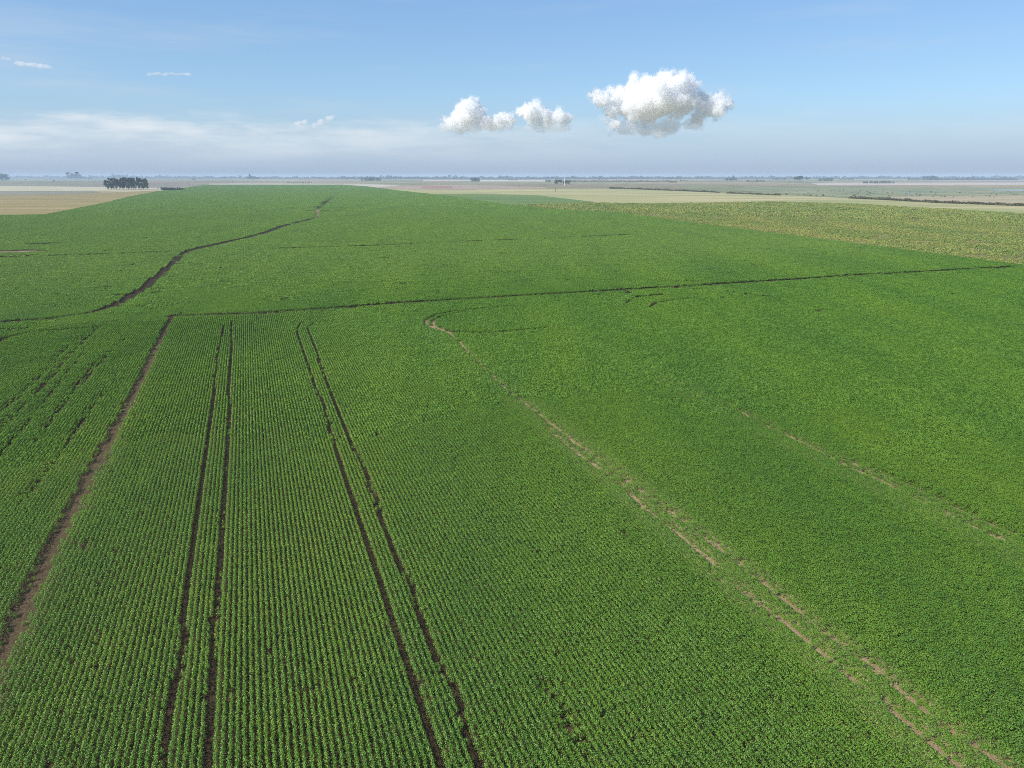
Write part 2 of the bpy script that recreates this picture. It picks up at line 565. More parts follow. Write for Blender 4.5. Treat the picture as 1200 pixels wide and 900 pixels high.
sheet('field_soil', SOY, 0.06, M_soil, 'brown straw-littered soil under the green soy rows', 'soil')
M_bare = field_mat('bare_soil', (0.12, 0.085, 0.045), (0.20, 0.145, 0.085), (0.34, 0.27, 0.19), 0.08, 0.3, (1, 1, 1), 0.4)
sheet('bare_soil', BARE[0], 0.09, M_bare, 'tan bare patch in the soy at the far left', 'soil')
sheet('bare_soil', BARE[1], 0.09, M_bare, 'pale washed-out patch where the winding track crosses the far field', 'soil')
M_stub = field_mat('stubble', (0.20, 0.17, 0.06), (0.285, 0.228, 0.095), (0.37, 0.285, 0.14), 0.012, 0.25, (0.35, 1.6, 1), 0.25)
sheet('stubble_field', pix((-420, 253.8), (0, 252.3), (50, 251.8), (80, 246.8), (115, 239.8), (150, 231.1), (180, 224.9), (186, 223.3),
                           (118, 226), (60, 228.5), (0, 229.5), (-420, 234)), 0.10, M_stub, 'tan stubble field left of the green soy field')
sheet('grey_green_field', pix((-420, 227), (0, 224.2), (110, 223.6), (118, 225.9), (60, 228.3), (0, 229.3), (-420, 233.6)), 0.12,
      field_mat('grey_green', (0.17, 0.18, 0.115), (0.23, 0.22, 0.15), (0.32, 0.27, 0.19), 0.01, 0.2, (0.3, 1.5, 1)), 'dull grey-green strip beyond the tan stubble')
sheet('straw_strip', pix((-420, 219.5), (0, 217.8), (130, 219.2), (200, 220.6), (204, 221.8), (186, 223.1), (110, 223.5), (0, 224), (-420, 226.8)), 0.14,
      field_mat('straw_strip', (0.36, 0.36, 0.19), (0.46, 0.42, 0.28), (0.56, 0.50, 0.37), 0.006, 0.1, (0.4, 1.4, 1)), 'pale straw strip at the foot of the tall grove')
sheet('mauve_strip', pix((-420, 217), (0, 216.2), (60, 216.8), (228, 216), (243, 216.6), (230, 218), (200, 220.2), (130, 219), (0, 217.6), (-420, 219.3)), 0.16,
      field_mat('mauve_strip', (0.18, 0.15, 0.125), (0.24, 0.20, 0.165), (0.30, 0.26, 0.20), 0.006), 'dark mauve strip behind the pale straw strip')
sheet('pale_rim', pix((245, 216.4), (245, 215.3), (300, 215.0), (420, 215.2), (470, 217), (438, 220.2), (430, 218.4), (400, 216.4)), 0.14,
      field_mat('pale_rim', (0.38, 0.33, 0.25), (0.48, 0.42, 0.32), (0.55, 0.48, 0.38), 0.006), 'thin pale strip along the far edge of the soy field')
sheet('straw_field', STRAW, 0.10, field_mat('straw_field', (0.23, 0.28, 0.095), (0.37, 0.345, 0.16), (0.55, 0.44, 0.255), 0.0055, 0.2, (0.45, 1.7, 1), 0.2),
      'pale straw and lime pasture behind the weedy field')
M_green2 = field_mat('young_crop', (0.10, 0.155, 0.045), (0.135, 0.205, 0.052), (0.18, 0.24, 0.065), 0.01, 0.6, (0.4, 1.5, 1), 0.15)
sheet('young_crop_field', GREEN2, 0.12, M_green2, 'lighter green wedge of young crop behind the soy field')
sheet('weedy_field', WEED, 0.10, field_mat('weedy_soil', (0.12, 0.13, 0.045), (0.21, 0.19, 0.07), (0.31, 0.25, 0.10), 0.03, 0.3, (0.5, 1.5, 1), 0.3),
      'yellow-olive weedy fallow field right of the soy field')
sheet('pink_strip', pix((432, 217.6), (495, 217.2), (560, 217), (640, 219.5), (640, 220.8), (560, 221.8), (520, 222.8), (442, 220.4)), 0.12,
      field_mat('pink_strip', (0.27, 0.19, 0.15), (0.36, 0.27, 0.21), (0.44, 0.35, 0.27), 0.006), 'pinkish ploughed strip beyond the straw pasture')
sheet('red_strip', pix((495, 218.2), (529, 218.2), (531, 221), (494, 221)), 0.16,
      field_mat('red_strip', (0.26, 0.15, 0.115), (0.32, 0.19, 0.145), (0.37, 0.23, 0.18), 0.006), 'short reddish strip of tilled ground in mid distance')
sheet('white_strip', pix((562, 211.2), (640, 211.3), (640, 212.6), (562, 212.6)), 0.14,
      field_mat('white_strip', (0.5, 0.45, 0.38), (0.58, 0.52, 0.45), (0.62, 0.57, 0.5), 0.003), 'pale bare strip under the far tree line')
sheet('pale_strip', pix((496, 210.8), (556, 211), (556, 212.2), (496, 212.4)), 0.14,
      field_mat('pale_strip', (0.42, 0.33, 0.29), (0.5, 0.41, 0.36), (0.55, 0.46, 0.4), 0.003), 'pale pink bare strip near the horizon')
sheet('marsh', pix((860, 221), (1000, 220), (1200, 219.5), (1450, 219.5), (1450, 246), (1200, 240.8), (1100, 236.8), (1000, 231.8), (900, 227.4)), 0.09,
      field_mat('marsh', (0.11, 0.155, 0.075), (0.22, 0.24, 0.13), (0.40, 0.35, 0.21), 0.011, 0.2, (0.6, 1.4, 1), 0.1), 'grey-green marshy pasture dotted with shrubs')
sheet('straw_bank', pix((1045, 230.5), (1200, 229), (1450, 228), (1450, 246), (1200, 240.7), (1100, 236.7), (1040, 233.8)), 0.13,
      field_mat('straw_bank', (0.30, 0.25, 0.145), (0.38, 0.32, 0.20), (0.46, 0.38, 0.25), 0.012, 0.2, (0.5, 1.5, 1)), 'pale dry bank behind the dark ditch hedge')
sheet('pale_pasture', pix((950, 214.5), (1200, 213.8), (1450, 213.6), (1450, 217), (1200, 216.8), (960, 217.2)), 0.13,
      field_mat('pale_pasture', (0.40, 0.34, 0.29), (0.48, 0.41, 0.34), (0.54, 0.46, 0.38), 0.003), 'pale pinkish far pasture at the right')


def water_mat():
    m, nt, bs = new_mat('marsh_water')
    bs.inputs['Base Color'].default_value = (0.10, 0.13, 0.13, 1)
    bs.inputs['Roughness'].default_value = 0.12
    bs.inputs['Specular IOR Level'].default_value = 0.5
    n = pos_noise(nt, 0.6, 3)
    bp = N(nt, 'ShaderNodeBump', inp={'Strength': 0.15, 'Distance': 0.1})
    nt.links.new(n, bp.inputs['Height'])
    nt.links.new(bp.outputs[0], bs.inputs['Normal'])
    return m


M_water = water_mat()
sheet('water', pix((1150, 222.9), (1170, 222.3), (1230, 222.2), (1300, 222.6), (1230, 223.6), (1180, 223.5)), 0.17, M_water, 'bright sliver of standing water in the marsh', 'water')
sheet('water', pix((1054, 225.2), (1068, 224.8), (1074, 225.3), (1064, 225.8)), 0.17, M_water, 'small bright pool among the marsh shrubs', 'water')


# haze: one closed box of even, thin air
def haze():
    x = 31500.0
    z0, z1 = zc(31000.0 ** 2) - 1.0, 56.0
    vs = [(sx * x, sy * x, z) for z in (z0, z1) for sx, sy in ((-1, -1), (1, -1), (1, 1), (-1, 1))]
    fs = [(3, 2, 1, 0), (4, 5, 6, 7), (0, 1, 5, 4), (1, 2, 6, 5), (2, 3, 7, 6), (3, 0, 4, 7)]
    m = bpy.data.materials.new('haze_air')
    m.use_nodes = True
    nt = m.node_tree
    nt.nodes.clear()
    out = N(nt, 'ShaderNodeOutputMaterial')
    pv = N(nt, 'ShaderNodeVolumePrincipled')
    pv.inputs['Color'].default_value = (0.60, 0.74, 0.93, 1)
    pv.inputs['Density'].default_value = 8.5e-5
    pv.inputs['Anisotropy'].default_value = 0.0
    nt.links.new(pv.outputs[0], out.inputs['Volume'])
    o = mesh_obj('haze', vs, fs, m)
    tag(o, 'thin bluish haze over the whole plain', 'haze', kind='stuff')


haze()


# ------------------------------------------------------------------ crops (stuff): points that carry leaf clumps
def leaf_mesh(name, n, wx, wy, h, size, mat, seed, dome=0.55, tilt=0.55, low=0.25, rows=1):
    """Clump of separate leaf blades filling a row segment wx (across) by wy (along), h high."""
    rnd = np.random.default_rng(seed)
    row = rnd.integers(0, rows, n)
    pitch = wx / rows
    xr = rnd.normal(0, 0.215, n).clip(-0.45, 0.45)
    x = (row - (rows - 1) / 2) * pitch + xr * pitch
    y = rnd.uniform(-0.5, 0.5, n) * wy * 1.12
    env = h * (1 - dome * (np.abs(xr) / 0.5) ** 2)
    depth = rnd.random(n) ** 1.7
    z = env * (1 - depth * (1 - low)) + rnd.normal(0, 0.03 * h, n)
    s = size * rnd.uniform(0.65, 1.25, n)
    out_x = np.sign(xr) * (np.abs(xr) / 0.5) * 0.7
    nx = out_x + rnd.normal(0, tilt, n)
    ny = rnd.normal(0, tilt, n)
    nz = np.ones(n)
    nn = np.stack([nx, ny, nz], 1)
    nn /= np.linalg.norm(nn, axis=1)[:, None]
    a = rnd.uniform(0, 2 * np.pi, n)
    t = np.stack([np.cos(a), np.sin(a), np.zeros(n)], 1)
    t -= nn * (t * nn).sum(1)[:, None]
    t /= np.linalg.norm(t, axis=1)[:, None]
    b = np.cross(nn, t)
    c = np.stack([x, y, z], 1)
    L, W = s[:, None], s[:, None] * 0.68
    v = np.stack([c - t * L * 0.5, c + b * W * 0.5 - t * L * 0.05, c + t * L * 0.5, c - b * W * 0.5 - t * L * 0.05], 1).reshape(-1, 3)
    f = np.arange(4 * n).reshape(-1, 4)
    o = mesh_obj(name, v.tolist(), f.tolist(), mat, link=False)
    at_ = o.data.attributes.new('tone', 'FLOAT', 'FACE')
    at_.data.foreach_set('value', rnd.normal(0, 1, n).clip(-2, 2).astype(np.float32))
    return o


def scatter_group(name, coll):
    ng = bpy.data.node_groups.new(name, 'GeometryNodeTree')
    ng.interface.new_socket('Geometry', in_out='INPUT', socket_type='NodeSocketGeometry')
    ng.interface.new_socket('Geometry', in_out='OUTPUT', socket_type='NodeSocketGeometry')
    gi, go = ng.nodes.new('NodeGroupInput'), ng.nodes.new('NodeGroupOutput')
    inst = ng.nodes.new('GeometryNodeInstanceOnPoints')
    ci = ng.nodes.new('GeometryNodeCollectionInfo')
    ci.inputs['Collection'].default_value = coll
    ci.inputs['Separate Children'].default_value = True
    ci.inputs['Reset Children'].default_value = True
    inst.inputs['Pick Instance'].default_value = True

    def attr(nm, ty):
        a = ng.nodes.new('GeometryNodeInputNamedAttribute')
        a.data_type = ty
        a.inputs['Name'].default_value = nm
        return a.outputs['Attribute']
    ng.links.new(gi.outputs[0], inst.inputs['Points'])
    ng.links.new(ci.outputs[0], inst.inputs['Instance'])
    ng.links.new(attr('pick', 'INT'), inst.inputs['Instance Index'])
    ng.links.new(attr('turn', 'FLOAT_VECTOR'), inst.inputs['Rotation'])
    ng.links.new(attr('size', 'FLOAT_VECTOR'), inst.inputs['Scale'])
    ng.links.new(inst.outputs[0], go.inputs[0])
    return ng


def scatter(name, P, Z, pick, turn, size, coll, label, cat):
    n = len(P)
    me = bpy.data.meshes.new(name)
    me.vertices.add(n)
    me.vertices.foreach_set('co', np.column_stack([P, Z]).astype(np.float32).ravel())
    a = me.attributes.new('pick', 'INT', 'POINT')
    a.data.foreach_set('value', pick.astype(np.int32))
    a = me.attributes.new('turn', 'FLOAT_VECTOR', 'POINT')
    a.data.foreach_set('vector', np.column_stack([np.zeros(n), np.zeros(n), turn]).astype(np.float32).ravel())
    a = me.attributes.new('size', 'FLOAT_VECTOR', 'POINT')
    a.data.foreach_set('vector', size.astype(np.float32).ravel())
    o = bpy.data.objects.new(name, me)
    COL.objects.link(o)
    md = o.modifiers.new('scatter', 'NODES')
    md.node_group = scatter_group(name + '_nodes', coll)
    tag(o, label, cat, kind='stuff')
    return o


def inside(poly, P):
    poly = np.array(poly)
    res = np.zeros(len(P), bool)
    x, y = P[:, 0], P[:, 1]
    j = len(poly) - 1
    for i in range(len(poly)):
        xi, yi = poly[i]
        xj, yj = poly[j]
        if yi != yj:
            res ^= ((yi > y) != (yj > y)) & (x < (xj - xi) * (y - yi) / (yj - yi) + xi)
        j = i
    return res


def vnoise(P, scale, seed):
    """Smooth value noise, 0..1."""
    rnd = np.random.default_rng(seed)
    T = rnd.random((256, 256))
    q = P * scale
    i = np.floor(q).astype(int)
    f = q - i
    f = f * f * (3 - 2 * f)
    a = T[i[:, 0] % 256, i[:, 1] % 256]
    b = T[(i[:, 0] + 1) % 256, i[:, 1] % 256]
    c = T[i[:, 0] % 256, (i[:, 1] + 1) % 256]
    d = T[(i[:, 0] + 1) % 256, (i[:, 1] + 1) % 256]
    return (a * (1 - f[:, 0]) + b * f[:, 0]) * (1 - f[:, 1]) + (c * (1 - f[:, 0]) + d * f[:, 0]) * f[:, 1]


def seg_dist(P, pts):
    """Distance to a polyline, length along it, and the unit direction away from it."""
    best = np.full(len(P), 1e9)
    along = np.zeros(len(P))
    out = np.zeros((len(P), 2))
    box = (P[:, 0] > pts[:, 0].min() - 15) & (P[:, 0] < pts[:, 0].max() + 15) & (P[:, 1] > pts[:, 1].min() - 15) & (P[:, 1] < pts[:, 1].max() + 15)
    idx = np.nonzero(box)[0]
    Q = P[idx]
    s0 = 0.0
    for a, b in zip(pts[:-1], pts[1:]):
        ab = b - a
        L = np.linalg.norm(ab) + 1e-9
        near = np.nonzero((np.abs(Q[:, 0] - (a[0] + b[0]) / 2) < L / 2 + 12) & (np.abs(Q[:, 1] - (a[1] + b[1]) / 2) < L / 2 + 12))[0]
        if len(near):
            ap = Q[near] - a
            t = np.clip(ap @ ab / (L * L), 0, 1)
            v = ap - t[:, None] * ab
            d = np.linalg.norm(v, axis=1)
            g = idx[near]
            m = d < best[g]
            best[g[m]] = d[m]
            along[g[m]] = s0 + t[m] * L
            out[g[m]] = v[m] / (d[m][:, None] + 1e-6)
        s0 += L
    return best, along, out


def grid(d, nrm, sp_n, sp_d, rmax, rng, jn, jd):
    """Points in rows along d, within the widened view wedge out to rmax."""
    k = int(rmax * 1.05 / sp_n) + 1
    m = int(rmax * 1.05 / sp_d) + 1
    out = []
    js = (np.arange(-m, m + 1)) * sp_d
    for i in range(-k, k + 1):
        y0 = i * sp_n
        base = nrm[None, :] * y0 + d[None, :] * js[:, None]
        r = np.hypot(base[:, 0], base[:, 1])
        az = np.arctan2(base[:, 0], base[:, 1] + 45.0)
        ok = (r < rmax) & (np.abs(az) < R(45)) & (base[:, 1] > 14)
        if ok.any():
            out.append(base[ok])
    P = np.concatenate(out)
    P = P + nrm[None, :] * rng.normal(0, jn, len(P))[:, None] + d[None, :] * rng.normal(0, jd, len(P))[:, None]
    return P


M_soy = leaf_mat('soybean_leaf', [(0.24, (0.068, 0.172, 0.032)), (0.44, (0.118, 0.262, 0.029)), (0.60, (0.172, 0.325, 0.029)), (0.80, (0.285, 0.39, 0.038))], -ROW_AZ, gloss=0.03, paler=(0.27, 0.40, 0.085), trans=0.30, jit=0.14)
SOYC = bpy.data.collections.new('soybean_plants')
NV = 6
spec = [  # count, across, along, height, leaf size, rows
    (64, 0.52, 0.34, 0.74, 0.108, 1),
    (96, 0.52, 0.80, 0.74, 0.150, 1),
    (190, 1.56, 1.50, 0.74, 0.26, 3),
    (640, 6.24, 6.0, 0.78, 0.58, 12)]
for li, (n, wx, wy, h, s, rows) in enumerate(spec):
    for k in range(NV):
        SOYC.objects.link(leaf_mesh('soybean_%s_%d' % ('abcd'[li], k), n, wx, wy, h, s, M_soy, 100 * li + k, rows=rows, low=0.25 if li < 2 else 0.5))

rng = np.random.default_rng(7)
LIM = (0, 128, 270, 1000, 3600)
allP, allpick, allturn, allsize = [], [], [], []


def near_side(P):
    """True on the camera's side of the headland, where rows run up and down the picture."""
    c = (P - HA) @ HN
    east = (P - HA) @ HD
    return np.where(east > -10, c < -5.5, c < -5.5 + (east + 10) * 0.02)


for li, (n, wx, wy, h, s, rows) in enumerate(spec):
    r0, r1 = LIM[li], LIM[li + 1]
    for zone in (0, 1):
        if li == 0 and zone == 1:
            continue
        d, nn = (RD, RN) if zone == 0 else (HD, -HN)
        if zone == 0 and li == 3:
            continue
        P = grid(d, nn, wx, wy, r1 * 1.3, rng, 0.03 if li < 2 else 0.06 * wx, 0.10 * wy)
        r = np.hypot(P[:, 0], P[:, 1]) * (1 + 0.34 * (vnoise(P, 0.05, 501) - 0.5) + 0.16 * (vnoise(P, 0.21, 502) - 0.5))
        P = P[(r >= r0) & (r < r1)]
        ns = near_side(P)
        P = P[ns] if zone == 0 else P[~ns]
        P = P[inside(SOY, P)]
        keep = np.ones(len(P), bool)
        hpl = 0.5 * wx / rows * 0.5
        stunt = np.ones(len(P))
        for ti, (pts, hw, cont) in enumerate(TRACKS):
            dd, al, side = seg_dist(P, pts)
            na = np.column_stack([al, al * 0.13 + 3.1 + ti])
            rag = vnoise(na * 0.7, 1.0, 300 + ti) - 0.5               # ragged edges
            rag2 = vnoise(P * 1.3, 1.0, 330 + ti) - 0.5
            if li >= 2:
                w = hw + (0.28 if li == 2 else 0.45) * wx + hw * 0.25 * rag + rng.normal(0, 0.3, len(P))
                gate = 0.6 * vnoise(na * 0.12, 1.0, 360 + ti) + 0.4 * vnoise(na * 0.4, 1.0, 390 + ti)
                w = np.where(gate < 0.28 + cont * 0.44, w, 0.0)
                keep &= ~(dd < w)
                continue
            if hw < 0.6:
                # wheel furrow: crowded aside, with a bare stretch here and there
                gate = 0.5 * vnoise(na * 0.55, 1.0, 360 + ti) + 0.5 * vnoise(na * 1.9, 1.0, 390 + ti)
                bare = gate < 0.19 + cont * 0.52
                push = (hw + 0.05 + 0.12 * rag) * (1.0 if cont > 0.8 else 0.85)
                push = push * (1 + rng.normal(0, 0.16 if cont > 0.8 else 0.36, len(P)))
                push = np.where(bare, push, push * (0.92 if cont > 0.8 else 0.62 + 0.4 * rag))
                m_ = (dd < push) & (dd < 0.9)
                gone = m_ & (dd < push * 0.62) & (bare | (cont > 0.8))
                keep &= ~gone
                mv = m_ & ~gone
                P[mv] += side[mv] * (push - dd)[mv][:, None]
                keep &= ~(mv & bare & (rng.random(len(P)) < 0.25))
                if cont < 0.8:                            # thin, stunted plants along the bare stretches
                    stunt[bare & (dd < push + 0.55) & (rng.random(len(P)) < 0.8)] *= 0.5
            else:
                w = hw + hw * 0.35 * rag + 0.7 * rag2
                gate = vnoise(na * 0.3, 1.0, 360 + ti)
                inn = (dd < w) & (gate < 0.3 + cont)
                edge = inn & (dd > w * 0.45) & (rng.random(len(P)) < 0.13)
                stunt[edge] = 0.5
                keep &= ~(inn & ~edge)
        for b in BARE:
            keep &= ~inside(b, P)
        # gaps where plants are missing: strings along the row, and single holes
        q = np.column_stack([P @ nn / 0.52, P @ d / 2.2])
        miss = vnoise(q, 1.0, 55)
        patch = vnoise(P, 0.045, 77)
        if li < 2:
            keep &= ~((miss > 1.012 - 0.05 * patch) & (rng.random(len(P)) < 0.85))
            keep &= rng.random(len(P)) > 0.008
        P, stunt = P[keep], stunt[keep]
        if li >= 2:                                       # hollows in the canopy, strung along the rows
            q2 = np.column_stack([P @ nn / 3.5, P @ d / 11.0])
            kk = ~((vnoise(q2, 1.0, 91) > 0.82) & (rng.random(len(P)) < (0.4 if li == 2 else 0.16)))
            P, stunt = P[kk], stunt[kk]
        m = len(P)
        hh = 0.86 + 0.10 * vnoise(P, 0.06, 11) + (0.22 if li < 2 else 0.30) * vnoise(P, 0.33 if li < 2 else 0.25, 12) + rng.normal(0, 0.07, m)
        st = np.column_stack([P @ nn * 0.30, P @ d * 0.045])
        hh *= 0.90 + 0.20 * vnoise(st, 1.0, 13)
        ww = rng.uniform(0.85, 1.12, m) * (0.92 + 0.16 * vnoise(P, 0.05, 14))
        # the rows close up towards the right of the field
        ww *= 1.0 + 0.24 * np.clip((P @ RN - 22) / 45.0, -0.5, 0.9)
        hh *= stunt
        ang = -math.atan2(d[0], d[1])
        flip = rng.integers(0, 2, m) * math.pi
        allP.append(P)
        allpick.append(li * NV + rng.integers(0, NV, m))
        allturn.append(ang + flip + rng.normal(0, 0.05, m))
        allsize.append(np.column_stack([ww, np.ones(m), hh]))
P = np.concatenate(allP)
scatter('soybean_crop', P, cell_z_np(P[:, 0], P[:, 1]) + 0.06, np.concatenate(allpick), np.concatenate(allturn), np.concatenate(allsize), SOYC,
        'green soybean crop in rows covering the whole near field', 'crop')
print('soy clumps', len(P))

# weedy fallow: tufts of yellow-green growth
M_weed = leaf_mat('weed_leaf', [(0.28, (0.14, 0.235, 0.055)), (0.46, (0.24, 0.31, 0.075)), (0.60, (0.335, 0.345, 0.085)), (0.78, (0.48, 0.41, 0.12))], 0.3, 0.03, 0.2, 0.02, 0.14)
WEEDC = bpy.data.collections.new('weed_tufts')
for k in range(6):
    WEEDC.objects.link(leaf_mesh('weed_%d' % k, 90, 2.6, 2.6, 0.85, 0.45, M_weed, 900 + k, dome=0.75, tilt=0.8, low=0.1))
for k in range(6):
    WEEDC.objects.link(leaf_mesh('weed_far_%d' % k, 200, 6.5, 6.5, 0.9, 1.0, M_weed, 950 + k, dome=0.6, tilt=0.8, low=0.1, rows=2))
lst = []
for (r0, r1, sp, base) in ((250, 800, 2.7, 0), (800, 2600, 6.5, 6)):
    P = grid(np.array((0.0, 1.0)), np.array((1.0, 0.0)), sp, sp, r1, rng, sp * 0.3, sp * 0.3)
    r = np.hypot(P[:, 0], P[:, 1])
    P = P[(r >= r0) & (r < r1)]
    P = P[inside(WEED, P)]
    g = vnoise(P, 0.08, 5) * 0.6 + vnoise(P, 0.3, 6) * 0.4
    P = P[(g + rng.normal(0, 0.1, len(P))) > 0.36]
    m = len(P)
    sc = rng.uniform(0.7, 1.3, m)
    lst.append((P, base + rng.integers(0, 6, m), rng.uniform(0, 6.28, m), np.column_stack([sc, sc, rng.uniform(0.5, 1.5, m)])))
P = np.concatenate([q[0] for q in lst])
scatter('weed_cover', P, cell_z_np(P[:, 0], P[:, 1]) + 0.08, np.concatenate([q[1] for q in lst]), np.concatenate([q[2] for q in lst]),
        np.concatenate([q[3] for q in lst]), WEEDC, 'yellow and olive weeds growing over the fallow field', 'weeds')
print('weed tufts', len(P))


# ------------------------------------------------------------------ trees
def simple_leaf(name, c0, c1):
    m, nt, bs = new_mat(name)
    oi = N(nt, 'ShaderNodeObjectInfo')
    n = pos_noise(nt, 0.25, 3)
    f = math_node(nt, 'ADD', math_node(nt, 'MULTIPLY', n, 0.7), math_node(nt, 'MULTIPLY', oi.outputs['Random'], 0.3))
    nt.links.new(ramp(nt, f, [(0.25, c0), (0.75, c1)]), bs.inputs['Base Color'])
    bs.inputs['Roughness'].default_value = 0.7
    return m


M_euc = simple_leaf('eucalyptus_leaf', (0.018, 0.032, 0.018), (0.05, 0.075, 0.035))
M_bush = simple_leaf('bush_leaf', (0.02, 0.035, 0.016), (0.055, 0.08, 0.03))
M_dry = simple_leaf('ditch_growth', (0.05, 0.06, 0.025), (0.14, 0.115, 0.055))
M_bark, _nt, _bs = new_mat('bark')
_bs.inputs['Base Color'].default_value = (0.16, 0.125, 0.095, 1)


def tube(path, radii, n=6):
    vs, fs = [], []
    for (p, r) in zip(path, radii):
        for k in range(n):
            a = 2 * math.pi * k / n
            vs.append((p[0] + r * math.cos(a), p[1] + r * math.sin(a), p[2]))
    for i in range(len(path) - 1):
        for k in range(n):
            fs.append((i * n + k, i * n + (k + 1) % n, (i + 1) * n + (k + 1) % n, (i + 1) * n + k))
    fs.append(tuple(range((len(path) - 1) * n, len(path) * n)))
    return vs, fs


def trunk_geo(rnd, h, top, r, limbs):
    vs, fs = tube([(0, 0, -0.3), (rnd.uniform(-.01, .01) * h, rnd.uniform(-.01, .01) * h, h * top * 0.5), (rnd.uniform(-.02, .02) * h, rnd.uniform(-.02, .02) * h, h * top)], (r, r * .75, r * .4))
    for k in range(limbs):
        a = rnd.uniform(0, 6.28)
        z0 = h * rnd.uniform(0.25, 0.6)
        l = h * rnd.uniform(0.10, 0.22)
        v, f = tube([(0, 0, z0), (math.cos(a) * l * .6, math.sin(a) * l * .6, z0 + l * .7), (math.cos(a) * l, math.sin(a) * l, z0 + l * 1.3)], (r * .5, r * .35, r * .15), 5)
        b = len(vs)
        vs += v
        fs += [tuple(i + b for i in q) for q in f]
    return vs, fs


def crown_geo(rnd, clumps, leaf, per):
    """Leaf blades scattered through several clumps (x, y, z, rx, rz)."""
    vs, fs = [], []
    for (cx, cy, cz, rx, rz) in clumps:
        for _ in range(per):
            while True:
                p = Vector((rnd.uniform(-1, 1), rnd.uniform(-1, 1), rnd.uniform(-1, 1)))
                if p.length < 1:
                    break
            p = p.normalized() * (p.length ** 0.5)
            c = Vector((cx + p.x * rx, cy + p.y * rx, cz + p.z * rz))
            nn = (p + Vector((rnd.gauss(0, .5), rnd.gauss(0, .5), rnd.gauss(0, .5)))).normalized()
            t = nn.orthogonal().normalized()
            t.rotate(Matrix.Rotation(rnd.uniform(0, 6.28), 3, nn))
            b = nn.cross(t)
            s = leaf * rnd.uniform(0.6, 1.3)
            i = len(vs)
            vs += [tuple(c - t * s), tuple(c + b * s * .6), tuple(c + t * s), tuple(c - b * s * .6)]
            fs.append((i, i + 1, i + 2, i + 3))
    return vs, fs


def euc_shape(rnd, h):
    cl = []
    for _ in range(13):
        z = rnd.uniform(0.20, 0.93)
        sp = 0.15 * (1 - abs(z - 0.65) * 1.1)
        cl.append((rnd.uniform(-sp, sp) * h, rnd.uniform(-sp, sp) * h, z * h, rnd.uniform(.06, .11) * h, rnd.uniform(.07, .13) * h))
    return cl


def round_shape(rnd, h):
    cl = []
    for _ in range(9):
        z = rnd.uniform(0.25, 0.85)
        sp = 0.26 * (1 - abs(z - 0.5) * 0.9)
        cl.append((rnd.uniform(-sp, sp) * h, rnd.uniform(-sp, sp) * h, z * h, rnd.uniform(.14, .24) * h, rnd.uniform(.12, .2) * h))
    return cl


def flat_shape(rnd, h):
    cl = []
    for _ in range(10):
        cl.append((rnd.uniform(-.42, .42) * h, rnd.uniform(-.42, .42) * h, rnd.uniform(.62, .90) * h, rnd.uniform(.13, .22) * h, rnd.uniform(.07, .12) * h))
    return cl


SHAPES = {'tall': euc_shape, 'round': round_shape, 'flat': flat_shape}
rt = random.Random(21)
PART_TREES, FAR_TREES = {}, {}
for kind, fn in SHAPES.items():
    PART_TREES[kind], FAR_TREES[kind] = [], []
    for v in range(5):
        cl = fn(rt, 1.0)
        tv, tf = trunk_geo(rt, 1.0, 0.8, 0.018 if kind == 'tall' else 0.03, 4)
        cv, cf = crown_geo(rt, cl, 0.036, 70)
        def mk(nm, v_, f_, ms, idx=None):
            me = bpy.data.meshes.new(nm)
            me.from_pydata(v_, [], f_)
            for q in ms:
                me.materials.append(q)
            if idx:
                me.polygons.foreach_set('material_index', idx)
            me.update()
            return me
        PART_TREES[kind].append((mk('trunk', tv, tf, [M_bark]), mk('crown', cv, cf, [M_euc])))
        cv, cf = crown_geo(rt, cl, 0.07, 22)
        b = len(tv)
        FAR_TREES[kind].append(mk('tree', tv + cv, tf + [tuple(i + b for i in q) for q in cf], [M_bark, M_euc], [0] * len(tf) + [1] * len(cf)))


def px_h(px, py, hpx):
    """Metres for a height of hpx pixels on the ground at a picture position."""
    g = gp(px, py)
    return hpx / FPX * math.hypot(g[0], g[1]) * 1.03


PART_SRC = {}


def put_tree(name, kind, g, h, wid, label, cat, group, parts):
    z = float(cell_z(g[0], g[1])) + 0.05
    s = (h * wid * rt.uniform(.9, 1.1), h * wid * rt.uniform(.9, 1.1), h)
    k = rt.randrange(5)
    if parts:
        o = bpy.data.objects.new(name, None)
        for nm, me in zip(('trunk', 'crown'), PART_TREES[kind][k]):
            c = bpy.data.objects.new(nm, me)
            COL.objects.link(c)
            c.parent = o
    else:
        o = bpy.data.objects.new(name, FAR_TREES[kind][k])
    COL.objects.link(o)
    o.location = (g[0], g[1], z)
    o.rotation_euler = (0, 0, rt.uniform(0, 6.28))
    o.scale = s
    tag(o, label, cat, group)
    return o


def grove(x0, x1, base, hpx, n, kind, label, group, wid=1.0, depth=0.04, parts=False, name=None, dip=0.0, cat='tree'):
    for i in range(n):
        x = x0 + (x1 - x0) * (i + 0.5 + rt.uniform(-.35, .35)) / n
        g = gp(x, base)
        g = g * (1 + rt.uniform(0, depth))
        h = px_h(x, base, hpx * rt.uniform(0.66, 1.10) * (1 - dip * abs((i + .5) / n * 2 - 1)))
        put_tree(name or {'tall': 'eucalyptus_tree', 'round': 'tree', 'flat': 'umbrella_tree'}[kind], kind, g, h, wid, label, cat, group, parts)


